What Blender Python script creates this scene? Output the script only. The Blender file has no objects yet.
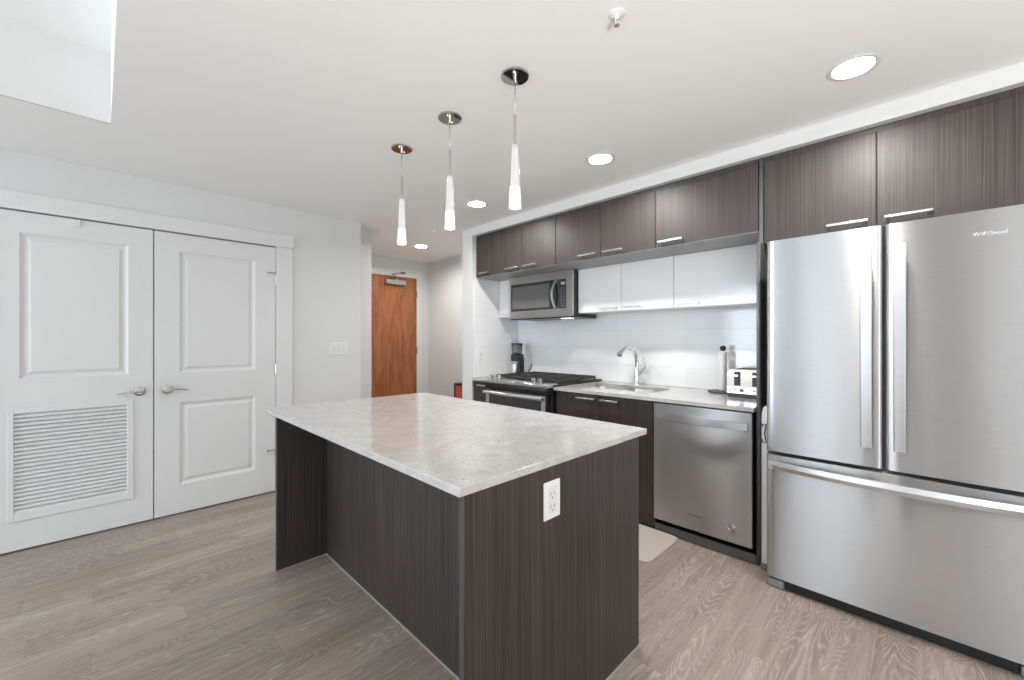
import bpy, bmesh, math, random
from mathutils import Vector, Matrix
PI = math.pi
random.seed(7)
sc = bpy.context.scene
COL = sc.collection

# ------------------------------------------------------------------ camera
H = 1.28
cam_d = bpy.data.cameras.new('camera'); cam = bpy.data.objects.new('camera', cam_d); COL.objects.link(cam)
cam_d.sensor_fit = 'HORIZONTAL'; cam_d.sensor_width = 36.0; cam_d.lens = 36.0 * 412 / 1024
cam_d.clip_start = 0.05; cam_d.clip_end = 100
cam.location = (0, 0, H); cam.rotation_euler = (PI / 2, 0, -PI / 4)
sc.camera = cam

# ------------------------------------------------------------------ exposure / world
vs = sc.view_settings
sc.display_settings.display_device = 'sRGB'
vs.view_transform = 'Standard'; vs.look = 'None'; vs.gamma = 1.0; vs.use_curve_mapping = False
vs.exposure = 0.29
sc.cycles.caustics_reflective = False; sc.cycles.caustics_refractive = False
world = bpy.data.worlds.new('sky'); sc.world = world; world.use_nodes = True
bg = world.node_tree.nodes['Background']; bg.inputs[0].default_value = (0.82, 0.90, 1.0, 1); bg.inputs[1].default_value = 1.5

# room numbers
WX0, WY0 = -4.5, -4.2            # living-room walls behind the camera
ZC, ZH = 2.412, 2.77             # kitchen ceiling, higher living-room ceiling
YCL = 3.865                      # closet wall
XB = 3.33                        # wall behind the kitchen run
XS = 2.66                        # soffit face
YR = 3.23                        # return wall at the end of the run
YE = 5.15                        # entry wall

def area_light(name, loc, rot, sx, sy, power, color):
    d = bpy.data.lights.new(name, 'AREA'); d.shape = 'RECTANGLE'; d.size = sx; d.size_y = sy
    d.energy = power; d.color = color
    o = bpy.data.objects.new(name, d); o.location = loc; o.rotation_euler = rot; COL.objects.link(o); return o
DAY = (0.79, 0.895, 1.0)
# area lights in the unseen living-room windows (openings are built below at the same places)
WIN_L = [(0.80, 1.80), (-1.55, -0.75), (-4.1, -2.4), (2.55, 3.45)]                 # y ranges on the wall at WX0; last two added to light island and dishwasher
WIN_B = [(-3.6, -1.5), (-0.7, 1.5)]                   # x ranges on the wall at WY0
WZ0, WZ1 = 0.06, 2.55
LP_L = (26.0, 8.0, 36.0, 92.0); LP_B = (0.6, 0.6)        # watts per metre of window
for (y0, y1), LP in zip(WIN_L, LP_L):
    area_light('window_daylight', (WX0 + 0.02, (y0 + y1) / 2, (WZ0 + WZ1) / 2), (0, -PI / 2, 0), WZ1 - WZ0, y1 - y0, LP * (y1 - y0), DAY)
for (x0, x1), LP in zip(WIN_B, LP_B):
    area_light('window_daylight', ((x0 + x1) / 2, WY0 + 0.02, (WZ0 + WZ1) / 2), (PI / 2, 0, 0), x1 - x0, WZ1 - WZ0, LP * (x1 - x0), DAY)

DOWN_E = 315.0                   # luminance of the recessed ceiling lamps
PEND_E = 1.15                     # luminance of the frosted pendant tips

# added unseen fill spot behind the camera, aimed up to brighten the ceiling
fl = bpy.data.lights.new('bounce_flash', 'SPOT'); fl.energy = 440.0; fl.spot_size = math.radians(150); fl.spot_blend = 1.0; fl.shadow_soft_size = 0.5; fl.color = (1.0, 0.965, 0.92)
flo = bpy.data.objects.new('bounce_flash', fl); flo.location = (-0.6, -1.8, 0.40); flo.rotation_euler = Vector((0.18, 0.24, 1.0)).to_track_quat('-Z', 'Y').to_euler(); COL.objects.link(flo)

# ------------------------------------------------------------------ materials
def new_mat(name):
    m = bpy.data.materials.new(name); m.use_nodes = True
    nt = m.node_tree; b = nt.nodes['Principled BSDF']
    return m, nt, b
def mat(name, col, rough=0.5, metal=0.0, spec=0.5, bump=0.0, bscale=80, var=0.0, coat=0.0):
    m, nt, b = new_mat(name)
    b.inputs['Base Color'].default_value = (*col, 1); b.inputs['Roughness'].default_value = rough
    b.inputs['Metallic'].default_value = metal; b.inputs['Specular IOR Level'].default_value = spec
    if coat: b.inputs['Coat Weight'].default_value = coat; b.inputs['Coat Roughness'].default_value = 0.05
    if bump or var:
        tc = nt.nodes.new('ShaderNodeTexCoord'); n = nt.nodes.new('ShaderNodeTexNoise'); n.inputs['Scale'].default_value = bscale
        nt.links.new(tc.outputs['Object'], n.inputs['Vector'])
        if bump:
            bp = nt.nodes.new('ShaderNodeBump'); bp.inputs['Strength'].default_value = bump; bp.inputs['Distance'].default_value = 0.002
            nt.links.new(n.outputs['Fac'], bp.inputs['Height']); nt.links.new(bp.outputs['Normal'], b.inputs['Normal'])
        if var:
            r = nt.nodes.new('ShaderNodeValToRGB')
            r.color_ramp.elements[0].color = (*[c * (1 - var) for c in col], 1); r.color_ramp.elements[1].color = (*[min(1, c * (1 + var)) for c in col], 1)
            r.color_ramp.elements[0].position = 0.3; r.color_ramp.elements[1].position = 0.7
            nt.links.new(n.outputs['Fac'], r.inputs['Fac']); nt.links.new(r.outputs['Color'], b.inputs['Base Color'])
    return m
def emit(name, col, strength):
    m = bpy.data.materials.new(name); m.use_nodes = True; nt = m.node_tree
    nt.nodes.remove(nt.nodes['Principled BSDF']); e = nt.nodes.new('ShaderNodeEmission')
    e.inputs[0].default_value = (*col, 1); e.inputs[1].default_value = strength
    nt.links.new(e.outputs[0], nt.nodes['Material Output'].inputs[0]); return m
def ramp(nt, src, stops):
    r = nt.nodes.new('ShaderNodeValToRGB'); e = r.color_ramp.elements
    while len(e) < len(stops): e.new(0.5)
    for i, (p, c) in enumerate(stops): e[i].position = p; e[i].color = (*c, 1)
    nt.links.new(src, r.inputs['Fac']); return r.outputs['Color']
def noise(nt, vec, scale, detail=4, rough=0.55, dist=0.0):
    n = nt.nodes.new('ShaderNodeTexNoise'); n.inputs['Scale'].default_value = scale; n.inputs['Detail'].default_value = detail
    n.inputs['Roughness'].default_value = rough; n.inputs['Distortion'].default_value = dist
    nt.links.new(vec, n.inputs['Vector']); return n.outputs['Fac']
def mapping(nt, scale, loc=(0, 0, 0), rot=(0, 0, 0), src='Object'):
    tc = nt.nodes.new('ShaderNodeTexCoord'); mp = nt.nodes.new('ShaderNodeMapping')
    mp.inputs['Scale'].default_value = scale; mp.inputs['Location'].default_value = loc; mp.inputs['Rotation'].default_value = rot
    nt.links.new(tc.outputs[src], mp.inputs['Vector']); return mp.outputs['Vector']
def mixc(nt, fac, a, b, mode='MIX'):
    m = nt.nodes.new('ShaderNodeMix'); m.data_type = 'RGBA'; m.blend_type = mode
    if isinstance(fac, float): m.inputs[0].default_value = fac
    else: nt.links.new(fac, m.inputs[0])
    for i, v in ((6, a), (7, b)):
        if isinstance(v, tuple): m.inputs[i].default_value = (*v, 1)
        else: nt.links.new(v, m.inputs[i])
    return m.outputs[2]

def laminate(name, dark, light, rough=0.47):
    m, nt, b = new_mat(name)
    fine = noise(nt, mapping(nt, (1, 1, 0.006)), 240, 3, 0.6)
    broad = noise(nt, mapping(nt, (1, 1, 0.02)), 34, 3, 0.6)
    c1 = ramp(nt, fine, [(0.36, dark), (0.52, tuple((d + l) / 2 for d, l in zip(dark, light))), (0.66, light)])
    c2 = ramp(nt, broad, [(0.3, (0.80, 0.80, 0.80)), (0.7, (1.12, 1.12, 1.12))])
    nt.links.new(mixc(nt, 1.0, c1, c2, 'MULTIPLY'), b.inputs['Base Color'])
    b.inputs['Roughness'].default_value = rough; b.inputs['Specular IOR Level'].default_value = 0.65
    bp = nt.nodes.new('ShaderNodeBump'); bp.inputs['Strength'].default_value = 0.12; bp.inputs['Distance'].default_value = 0.001
    nt.links.new(fine, bp.inputs['Height']); nt.links.new(bp.outputs['Normal'], b.inputs['Normal'])
    return m

def steel(name, col=(0.54, 0.535, 0.53), rough=0.36, aniso=0.99, rot=0.25, wave=0.0008):
    m, nt, b = new_mat(name)
    b.inputs['Metallic'].default_value = 1.0
    n = noise(nt, mapping(nt, (1, 0.02, 1)), 420, 2)
    c = ramp(nt, n, [(0.3, tuple(x * 0.97 for x in col)), (0.7, tuple(min(1, x * 1.03) for x in col))])
    nt.links.new(c, b.inputs['Base Color'])
    b.inputs['Roughness'].default_value = rough; b.inputs['Anisotropic'].default_value = aniso; b.inputs['Anisotropic Rotation'].default_value = rot
    t = nt.nodes.new('ShaderNodeTangent'); t.direction_type = 'RADIAL'; t.axis = 'Z'
    nt.links.new(t.outputs[0], b.inputs['Tangent'])
    if wave:                        # thin sheet: very slight vertical waviness
        w = noise(nt, mapping(nt, (0.3, 1, 0.35)), 5.0, 1, 0.4)
        bp = nt.nodes.new('ShaderNodeBump'); bp.inputs['Strength'].default_value = 1.0; bp.inputs['Distance'].default_value = wave
        nt.links.new(w, bp.inputs['Height']); nt.links.new(bp.outputs['Normal'], b.inputs['Normal'])
    return m

def stone(name):
    m, nt, b = new_mat(name)
    v = mapping(nt, (1, 1, 1))
    cloud = noise(nt, v, 14, 6, 0.65, 0.6)
    c = ramp(nt, cloud, [(0.30, (0.465, 0.450, 0.428)), (0.50, (0.53, 0.514, 0.496)), (0.70, (0.585, 0.571, 0.553))])
    fine = noise(nt, v, 150, 3, 0.7)
    c = mixc(nt, 0.48, c, ramp(nt, fine, [(0.34, (0.42, 0.40, 0.38)), (0.46, (1, 1, 1)), (1.0, (1, 1, 1))]), 'MULTIPLY')
    vo = nt.nodes.new('ShaderNodeTexVoronoi'); vo.inputs['Scale'].default_value = 55; vo.inputs['Randomness'].default_value = 1
    nt.links.new(v, vo.inputs['Vector'])
    sep = nt.nodes.new('ShaderNodeSeparateColor'); nt.links.new(vo.outputs['Color'], sep.inputs[0])
    gate = nt.nodes.new('ShaderNodeMath'); gate.operation = 'GREATER_THAN'; gate.inputs[1].default_value = 0.955; nt.links.new(sep.outputs[0], gate.inputs[0])
    near = nt.nodes.new('ShaderNodeMath'); near.operation = 'LESS_THAN'; near.inputs[1].default_value = 0.24; nt.links.new(vo.outputs['Distance'], near.inputs[0])
    mul = nt.nodes.new('ShaderNodeMath'); mul.operation = 'MULTIPLY'; nt.links.new(gate.outputs[0], mul.inputs[0]); nt.links.new(near.outputs[0], mul.inputs[1])
    mul2 = nt.nodes.new('ShaderNodeMath'); mul2.operation = 'MULTIPLY'; mul2.inputs[1].default_value = 0.8; nt.links.new(mul.outputs[0], mul2.inputs[0])
    nt.links.new(mixc(nt, mul2.outputs[0], c, (0.16, 0.15, 0.15)), b.inputs['Base Color'])
    b.inputs['Roughness'].default_value = 0.10
    return m

def plank_floor(name):
    m, nt, b = new_mat(name)
    v = mapping(nt, (1, 1, 1))
    L, W = 1.30, 0.142
    def math_(op, a, b_=None):
        n = nt.nodes.new('ShaderNodeMath'); n.operation = op
        for k, x in ((0, a), (1, b_)):
            if x is None: continue
            if isinstance(x, (int, float)): n.inputs[k].default_value = x
            else: nt.links.new(x, n.inputs[k])
        return n.outputs[0]
    sx = nt.nodes.new('ShaderNodeSeparateXYZ'); nt.links.new(v, sx.inputs[0])
    yr = math_('DIVIDE', sx.outputs['Y'], W); row = math_('FLOOR', yr)
    wn = nt.nodes.new('ShaderNodeTexWhiteNoise'); wn.noise_dimensions = '1D'; nt.links.new(row, wn.inputs['W'])
    xr = math_('ADD', math_('DIVIDE', sx.outputs['X'], L), math_('MULTIPLY', wn.outputs['Value'], 7.0)); colid = math_('FLOOR', xr)
    cmb = nt.nodes.new('ShaderNodeCombineXYZ'); nt.links.new(row, cmb.inputs[0]); nt.links.new(colid, cmb.inputs[1])
    wn2 = nt.nodes.new('ShaderNodeTexWhiteNoise'); wn2.noise_dimensions = '2D'; nt.links.new(cmb.outputs[0], wn2.inputs['Vector']); rnd = wn2.outputs['Value']
    fy = math_('FRACT', yr); fx = math_('FRACT', xr)
    ey = math_('MULTIPLY', math_('MINIMUM', fy, math_('SUBTRACT', 1.0, fy)), W); ex = math_('MULTIPLY', math_('MINIMUM', fx, math_('SUBTRACT', 1.0, fx)), L)
    joint = math_('LESS_THAN', math_('MINIMUM', ex, ey), 0.0009)
    # every plank gets its own stretch of grain
    k = nt.nodes.new('ShaderNodeVectorMath'); k.operation = 'SCALE'; k.inputs[0].default_value = (37, 11, 23); nt.links.new(rnd, k.inputs['Scale'])
    ad = nt.nodes.new('ShaderNodeVectorMath'); ad.operation = 'ADD'; nt.links.new(v, ad.inputs[0]); nt.links.new(k.outputs[0], ad.inputs[1])
    def stretch(s):
        mp = nt.nodes.new('ShaderNodeMapping'); mp.inputs['Scale'].default_value = s; nt.links.new(ad.outputs[0], mp.inputs['Vector']); return mp.outputs[0]
    base = ramp(nt, rnd, [(0.0, (0.243, 0.192, 0.156)), (0.5, (0.290, 0.233, 0.192)), (1.0, (0.348, 0.286, 0.240))])
    soft = noise(nt, stretch((0.8, 16, 1)), 2.4, 5, 0.65, 0.5)
    col = mixc(nt, 1.0, base, ramp(nt, soft, [(0.30, (0.66, 0.645, 0.63)), (0.70, (1.22, 1.21, 1.20))]), 'MULTIPLY')
    # limed cathedral grain: contour lines of a long soft field
    field = noise(nt, stretch((0.62, 4.2, 1)), 1.7, 2, 0.38, 0.2)
    ms = nt.nodes.new('ShaderNodeMath'); ms.operation = 'MULTIPLY'; ms.inputs[1].default_value = 42.0; nt.links.new(field, ms.inputs[0])
    fr = nt.nodes.new('ShaderNodeMath'); fr.operation = 'FRACT'; nt.links.new(ms.outputs[0], fr.inputs[0])
    line = ramp(nt, fr.outputs[0], [(0.0, (0.9, 0.9, 0.9)), (0.22, (0.2, 0.2, 0.2)), (0.5, (0, 0, 0)), (0.80, (0.15, 0.15, 0.15)), (1.0, (0.9, 0.9, 0.9))])
    pore = noise(nt, stretch((5, 120, 1)), 3.0, 3, 0.7)
    porem = ramp(nt, pore, [(0.32, (0.15, 0.15, 0.15)), (0.62, (1, 1, 1))])
    lm = mixc(nt, 1.0, line, porem, 'MULTIPLY')
    sp = nt.nodes.new('ShaderNodeSeparateColor'); nt.links.new(lm, sp.inputs[0])
    f1 = nt.nodes.new('ShaderNodeMath'); f1.operation = 'MULTIPLY'; nt.links.new(sp.outputs[0], f1.inputs[0])
    patch = ramp(nt, noise(nt, stretch((0.9, 3.0, 1)), 1.1, 2, 0.5), [(0.40, (0.22, 0.22, 0.22)), (0.60, (0.85, 0.85, 0.85))])
    spp = nt.nodes.new('ShaderNodeSeparateColor'); nt.links.new(patch, spp.inputs[0]); nt.links.new(spp.outputs[0], f1.inputs[1])
    col = mixc(nt, f1.outputs[0], col, (0.60, 0.55, 0.51))
    sp2 = nt.nodes.new('ShaderNodeSeparateColor'); nt.links.new(porem, sp2.inputs[0])
    f2 = nt.nodes.new('ShaderNodeMath'); f2.operation = 'MULTIPLY'; f2.inputs[1].default_value = 0.13; nt.links.new(sp2.outputs[0], f2.inputs[0])
    col = mixc(nt, f2.outputs[0], col, (0.55, 0.50, 0.46))
    jf = math_('MULTIPLY', joint, 0.55); col = mixc(nt, jf, col, (0.13, 0.11, 0.095))
    nt.links.new(col, b.inputs['Base Color'])
    b.inputs['Roughness'].default_value = 0.42
    return m

def walnut(name):
    m, nt, b = new_mat(name)
    f = noise(nt, mapping(nt, (5.5, 1, 0.55)), 2.2, 3, 0.5, 0.7)
    ms = nt.nodes.new('ShaderNodeMath'); ms.operation = 'MULTIPLY'; ms.inputs[1].default_value = 9.0; nt.links.new(f, ms.inputs[0])
    fr = nt.nodes.new('ShaderNodeMath'); fr.operation = 'PINGPONG'; fr.inputs[1].default_value = 1.0; nt.links.new(ms.outputs[0], fr.inputs[0])
    c = ramp(nt, fr.outputs[0], [(0.0, (0.27, 0.083, 0.030)), (0.5, (0.35, 0.120, 0.046)), (1.0, (0.40, 0.150, 0.062))])
    g = noise(nt, mapping(nt, (60, 1, 0.8)), 3, 3, 0.6)
    c = mixc(nt, 0.6, c, ramp(nt, g, [(0.3, (0.72, 0.70, 0.68)), (0.7, (1.15, 1.15, 1.15))]), 'MULTIPLY')
    nt.links.new(c, b.inputs['Base Color']); b.inputs['Roughness'].default_value = 0.35
    return m

def wall_tile(name):
    m, nt, b = new_mat(name)
    tc = nt.nodes.new('ShaderNodeTexCoord'); sp = nt.nodes.new('ShaderNodeSeparateXYZ'); cb = nt.nodes.new('ShaderNodeCombineXYZ')
    nt.links.new(tc.outputs['Object'], sp.inputs[0])
    ad = nt.nodes.new('ShaderNodeMath'); ad.operation = 'ADD'; nt.links.new(sp.outputs['X'], ad.inputs[0]); nt.links.new(sp.outputs['Y'], ad.inputs[1])
    o1 = nt.nodes.new('ShaderNodeMath'); o1.operation = 'ADD'; o1.inputs[1].default_value = -4.665 + 0.62 * 20; nt.links.new(ad.outputs[0], o1.inputs[0])
    o2 = nt.nodes.new('ShaderNodeMath'); o2.operation = 'ADD'; o2.inputs[1].default_value = -0.90 + 0.155 * 10; nt.links.new(sp.outputs['Z'], o2.inputs[0])
    nt.links.new(o1.outputs[0], cb.inputs[0]); nt.links.new(o2.outputs[0], cb.inputs[1])
    br = nt.nodes.new('ShaderNodeTexBrick'); br.offset = 0.0
    for k, v in (('Scale', 1.0), ('Mortar Size', 0.0014), ('Mortar Smooth', 0.3), ('Brick Width', 0.62), ('Row Height', 0.155)): br.inputs[k].default_value = v
    br.inputs['Color1'].default_value = (0.83, 0.83, 0.825, 1); br.inputs['Color2'].default_value = (0.85, 0.85, 0.845, 1); br.inputs['Mortar'].default_value = (0.70, 0.70, 0.70, 1)
    nt.links.new(cb.outputs[0], br.inputs['Vector']); nt.links.new(br.outputs['Color'], b.inputs['Base Color'])
    bp = nt.nodes.new('ShaderNodeBump'); bp.invert = True; bp.inputs['Strength'].default_value = 0.25; bp.inputs['Distance'].default_value = 0.0015
    nt.links.new(br.outputs['Fac'], bp.inputs['Height']); nt.links.new(bp.outputs['Normal'], b.inputs['Normal'])
    b.inputs['Roughness'].default_value = 0.12
    return m

def glow_glass(name):
    m = bpy.data.materials.new(name); m.use_nodes = True; nt = m.node_tree
    nt.nodes.remove(nt.nodes['Principled BSDF'])
    t = nt.nodes.new('ShaderNodeBsdfTransparent'); t.inputs[0].default_value = (0.97, 0.97, 0.97, 1)
    e = nt.nodes.new('ShaderNodeEmission'); e.inputs[0].default_value = (1.0, 0.99, 0.975, 1); e.inputs[1].default_value = 0.95   # glow put into the glass in place of light from the tip
    g = nt.nodes.new('ShaderNodeBsdfGlossy'); g.inputs['Roughness'].default_value = 0.1
    m1 = nt.nodes.new('ShaderNodeMixShader'); m1.inputs[0].default_value = 0.40; nt.links.new(t.outputs[0], m1.inputs[1]); nt.links.new(e.outputs[0], m1.inputs[2])
    fr = nt.nodes.new('ShaderNodeFresnel'); fr.inputs['IOR'].default_value = 1.22           # plain glass reflection
    m2 = nt.nodes.new('ShaderNodeMixShader'); nt.links.new(fr.outputs[0], m2.inputs[0]); nt.links.new(m1.outputs[0], m2.inputs[1]); nt.links.new(g.outputs[0], m2.inputs[2])
    nt.links.new(m2.outputs[0], nt.nodes['Material Output'].inputs[0]); return m

PAINT = mat('wall_paint', (0.70, 0.698, 0.685), 0.6, bump=0.04, bscale=250)
CEIL = mat('ceiling_paint', (0.89, 0.89, 0.878), 0.75, bump=0.05, bscale=200)
TRIMM = mat('trim_paint', (0.73, 0.728, 0.715), 0.38, bump=0.02, bscale=60)
DOORP = mat('door_paint', (0.72, 0.718, 0.705), 0.36, bump=0.02, bscale=60)
FLOOR = plank_floor('limed_plank_floor')
LAM = laminate('dark_grained_laminate', (0.0100, 0.0076, 0.0066), (0.070, 0.0525, 0.0440))
EDGEB = mat('island_edge_band', (0.060, 0.058, 0.058), 0.4, bump=0.03, bscale=90)
LAME = mat('laminate_edge_band', (0.125, 0.124, 0.125), 0.4, bump=0.03, bscale=90)
UND = laminate('cabinet_underside', (0.32, 0.32, 0.325), (0.42, 0.42, 0.425), 0.5)
GLOSSW = mat('white_gloss_laminate', (0.80, 0.80, 0.79), 0.12, bump=0.01, bscale=20)
STEEL = steel('brushed_steel')
STEELH = steel('brushed_handle_steel', (0.68, 0.68, 0.685), 0.34, 0.7, 0.25, 0.0)
NICKEL = mat('satin_nickel', (0.60, 0.57, 0.53), 0.25, 1.0, bump=0.02, bscale=300)
CHROME = mat('polished_chrome', (0.86, 0.86, 0.86), 0.05, 1.0, var=0.02)
MIRROR = mat('mirror_chrome', (0.55, 0.55, 0.55), 0.02, 1.0, var=0.01)
BLACK = mat('black_plastic', (0.012, 0.012, 0.013), 0.35, bump=0.02, bscale=200)
DARK = mat('dark_recess', (0.02, 0.02, 0.02), 0.7, var=0.1)
GREYP = mat('grey_plastic', (0.24, 0.245, 0.25), 0.45, bump=0.03, bscale=200)
KICK = mat('grey_toe_board', (0.115, 0.105, 0.095), 0.5, var=0.1)
IRON = mat('cast_iron', (0.035, 0.033, 0.032), 0.55, bump=0.2, bscale=300)
BGLASS = mat('black_glass', (0.016, 0.016, 0.017), 0.06, coat=0.5, var=0.05)
GGLASS = mat('grey_window_glass', (0.11, 0.11, 0.105), 0.10, coat=0.4, var=0.05)
STONE = stone('speckled_white_stone')
WALNUT = walnut('walnut_veneer')
TILE = wall_tile('white_glass_tile')
WPLAST = mat('white_plastic', (0.80, 0.80, 0.79), 0.3, bump=0.01, bscale=100)
WSLOT = mat('outlet_slot', (0.18, 0.17, 0.165), 0.5, var=0.05)
PAPER = mat('paper_towel', (0.84, 0.83, 0.81), 0.95, bump=0.3, bscale=260)
MAT_B = mat('beige_mat', (0.47, 0.42, 0.375), 0.9, bump=0.35, bscale=420, var=0.05)
RED = mat('red_lacquer', (0.55, 0.085, 0.065), 0.4, var=0.08)
BRASS = mat('copper_tint_steel', (0.50, 0.45, 0.39), 0.34, 1.0, var=0.03)
GLASS = glow_glass('clear_pendant_glass')
SMOKE = mat('smoked_hopper', (0.10, 0.10, 0.10), 0.12, coat=0.5, var=0.1)
LAMPG = emit('lamp_glow', (1.0, 0.98, 0.955), DOWN_E)
PENDG = emit('pendant_glow', (1.0, 0.97, 0.94), PEND_E)
DISP = mat('display_pane', (0.45, 0.47, 0.47), 0.3, var=0.05)
LETTER = mat('logo_chrome', (0.85, 0.85, 0.86), 0.25, 1.0, var=0.02)
LETTERD = mat('logo_grey', (0.16, 0.16, 0.17), 0.3, 0.6, var=0.02)

# ------------------------------------------------------------------ mesh helpers (all in world coordinates)
class MB:
    def __init__(s): s.bm = bmesh.new()
    def box(s, x0, x1, y0, y1, z0, z1, bev=0.0, seg=2):
        r = bmesh.ops.create_cube(s.bm, size=1.0, matrix=Matrix.Translation(((x0 + x1) / 2, (y0 + y1) / 2, (z0 + z1) / 2)) @ Matrix.Diagonal((abs(x1 - x0), abs(y1 - y0), abs(z1 - z0), 1)))
        if bev:
            ed = list({e for v in r['verts'] for e in v.link_edges})
            old = set(s.bm.faces) - {f for v in r['verts'] for f in v.link_faces}
            bmesh.ops.bevel(s.bm, geom=ed, offset=bev, segments=seg, affect='EDGES', profile=0.5)
            for f in s.bm.faces:                            # rounded edges smooth, the broad faces truly flat
                if f not in old: f.normal_update(); f.smooth = max(abs(c) for c in f.normal) < 0.999
        return s
    def loops(s, ls, closed=True, cap0=True, cap1=True):
        vs = [[s.bm.verts.new(p) for p in l] for l in ls]
        n = len(ls[0])
        for a, b in zip(vs, vs[1:]):
            for i in range(n if closed else n - 1):
                j = (i + 1) % n
                try: s.bm.faces.new((a[i], a[j], b[j], b[i])).smooth = True
                except ValueError: pass
        if cap0: s.bm.faces.new(list(reversed(vs[0])))
        if cap1: s.bm.faces.new(vs[-1])
        return s
    def sweep(s, pts, radii, n=12, cap=True, flat=1.0):
        pts = [Vector(p) for p in pts]
        if not isinstance(radii, (list, tuple)): radii = [radii] * len(pts)
        t0 = (pts[1] - pts[0]).normalized()
        up = Vector((0, 0, 1)) if abs(t0.z) < 0.9 else Vector((1, 0, 0))
        u = t0.cross(up).normalized(); ls = []
        for i, p in enumerate(pts):
            t = (pts[min(i + 1, len(pts) - 1)] - pts[max(i - 1, 0)]).normalized()
            u = (u - t * u.dot(t)).normalized(); w = t.cross(u)
            ls.append([p + (u * math.cos(2 * PI * k / n) + w * math.sin(2 * PI * k / n) * flat) * radii[i] for k in range(n)])
        return s.loops(ls, True, cap, cap)
    def cyl(s, p0, p1, r0, r1=None, n=24):
        return s.sweep([p0, p1], [r0, r0 if r1 is None else r1], n)
    def lathe(s, prof, c, n=32, cap0=True, cap1=True):      # prof: (radius, z) about a vertical axis through c
        ls = [[(c[0] + r * math.cos(2 * PI * k / n), c[1] + r * math.sin(2 * PI * k / n), c[2] + z) for k in range(n)] for r, z in prof]
        return s.loops(ls, True, cap0, cap1)
    def prism_z(s, poly, z0, z1, bev=0):
        return s.loops([[(x, y, z0) for x, y in poly], [(x, y, z1) for x, y in poly]])
    def prism_y(s, poly, y0, y1):                           # poly in (x, z)
        return s.loops([[(x, y0, z) for x, z in poly], [(x, y1, z) for x, z in poly]])
    def prism_x(s, poly, x0, x1):                           # poly in (y, z)
        return s.loops([[(x0, y, z) for y, z in poly], [(x1, y, z) for y, z in poly]])
    def quad(s, *ps): s.bm.faces.new([s.bm.verts.new(p) for p in ps]); return s
    def build(s, name, m, parent=None, smooth=True, angle=32):
        bmesh.ops.recalc_face_normals(s.bm, faces=s.bm.faces)
        off = abs_loc(parent) if parent else Vector((0, 0, 0))
        if parent is None:                                  # put the origin at the foot of the thing
            vs = s.bm.verts
            xs = [v.co.x for v in vs]; ys = [v.co.y for v in vs]; zs = [v.co.z for v in vs]
            off = Vector(((min(xs) + max(xs)) / 2, (min(ys) + max(ys)) / 2, min(zs)))
            if name in ('floor',) or name.startswith('wall') or name.startswith('ceiling'): off = Vector((0, 0, 0))
        bmesh.ops.translate(s.bm, verts=s.bm.verts, vec=-off)
        for e in s.bm.edges: e.smooth = len(e.link_faces) == 2 and e.calc_face_angle(3.0) < math.radians(angle)
        me = bpy.data.meshes.new(name); s.bm.to_mesh(me); s.bm.free()
        if not smooth:
            for p in me.polygons: p.use_smooth = False
        me.materials.append(m)
        o = bpy.data.objects.new(name, me); COL.objects.link(o)
        if parent: o.parent = parent
        else: o.location = off
        return o
def abs_loc(o):
    v = Vector((0, 0, 0))
    while o is not None: v += o.location; o = o.parent
    return v
def rrect(x0, x1, y0, y1, r, n=5):
    out = []
    for cx, cy, a in ((x1 - r, y1 - r, 0), (x0 + r, y1 - r, PI / 2), (x0 + r, y0 + r, PI), (x1 - r, y0 + r, 1.5 * PI)):
        for k in range(n + 1):
            t = a + PI / 2 * k / n; out.append((cx + r * math.cos(t), cy + r * math.sin(t)))
    return out
def tag(o, label=None, cat=None, group=None, kind=None):
    if label: o['label'] = label
    if cat: o['category'] = cat
    if group: o['group'] = group
    if kind: o['kind'] = kind
    return o
def thing(name, label, cat, loc, group=None):
    o = bpy.data.objects.new(name, None); o.empty_display_size = 0.1; COL.objects.link(o); o.location = loc
    return tag(o, label, cat, group)
def struct(name, mb, m, label=None, cat=None, **k):
    return tag(mb.build(name, m, **k), label, cat, kind='structure')
def dup(root, loc, label, group=None):
    r = root.copy(); COL.objects.link(r); r.location = loc; r['label'] = label
    if group: r['group'] = group
    for ch in list(root.children):
        c = ch.copy(); COL.objects.link(c); c.parent = r
        for g in list(ch.children):
            d = g.copy(); COL.objects.link(d); d.parent = c
    return r

# ------------------------------------------------------------------ the setting
struct('floor', MB().box(WX0, 3.6, WY0, 5.4, -0.1, 0.0), FLOOR, 'grey-brown limed oak plank floor', 'floor')
XR, YRC = 0.040, 3.005           # corner of the raised living-room ceiling
c = MB(); c.prism_z([(XR, WY0), (3.6, WY0), (3.6, 5.4), (WX0 - 0.2, 5.4), (WX0 - 0.2, YRC + 0.02), (XR, YRC + 0.02)], ZC, ZC + 0.55)
kc = struct('ceiling_kitchen', c, CEIL, 'flat white ceiling over the kitchen', 'ceiling', smooth=False)
LAMPS = ((2.215, 0.209), (2.215, 1.433), (2.218, 2.635), (2.748, 4.306))       # recessed lamps: shallow wells in the ceiling
wl = MB()
for x, y in LAMPS: wl.lathe([(0.0695, -0.05), (0.0695, 0.024)], (x, y, ZC), 40)
cut = wl.build('lamp_wells', CEIL); mo = kc.modifiers.new('wells', 'BOOLEAN'); mo.object = cut; mo.operation = 'DIFFERENCE'; mo.solver = 'EXACT'
bpy.context.view_layer.update()
nm = bpy.data.meshes.new_from_object(kc.evaluated_get(bpy.context.evaluated_depsgraph_get()))
kc.modifiers.clear(); kc.data = nm; bpy.data.objects.remove(cut)
struct('ceiling_living', MB().box(WX0 - 0.2, XR, WY0 - 0.2, YRC, ZH, ZH + 0.19), CEIL, 'higher white ceiling in the raised recess', 'ceiling')

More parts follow.
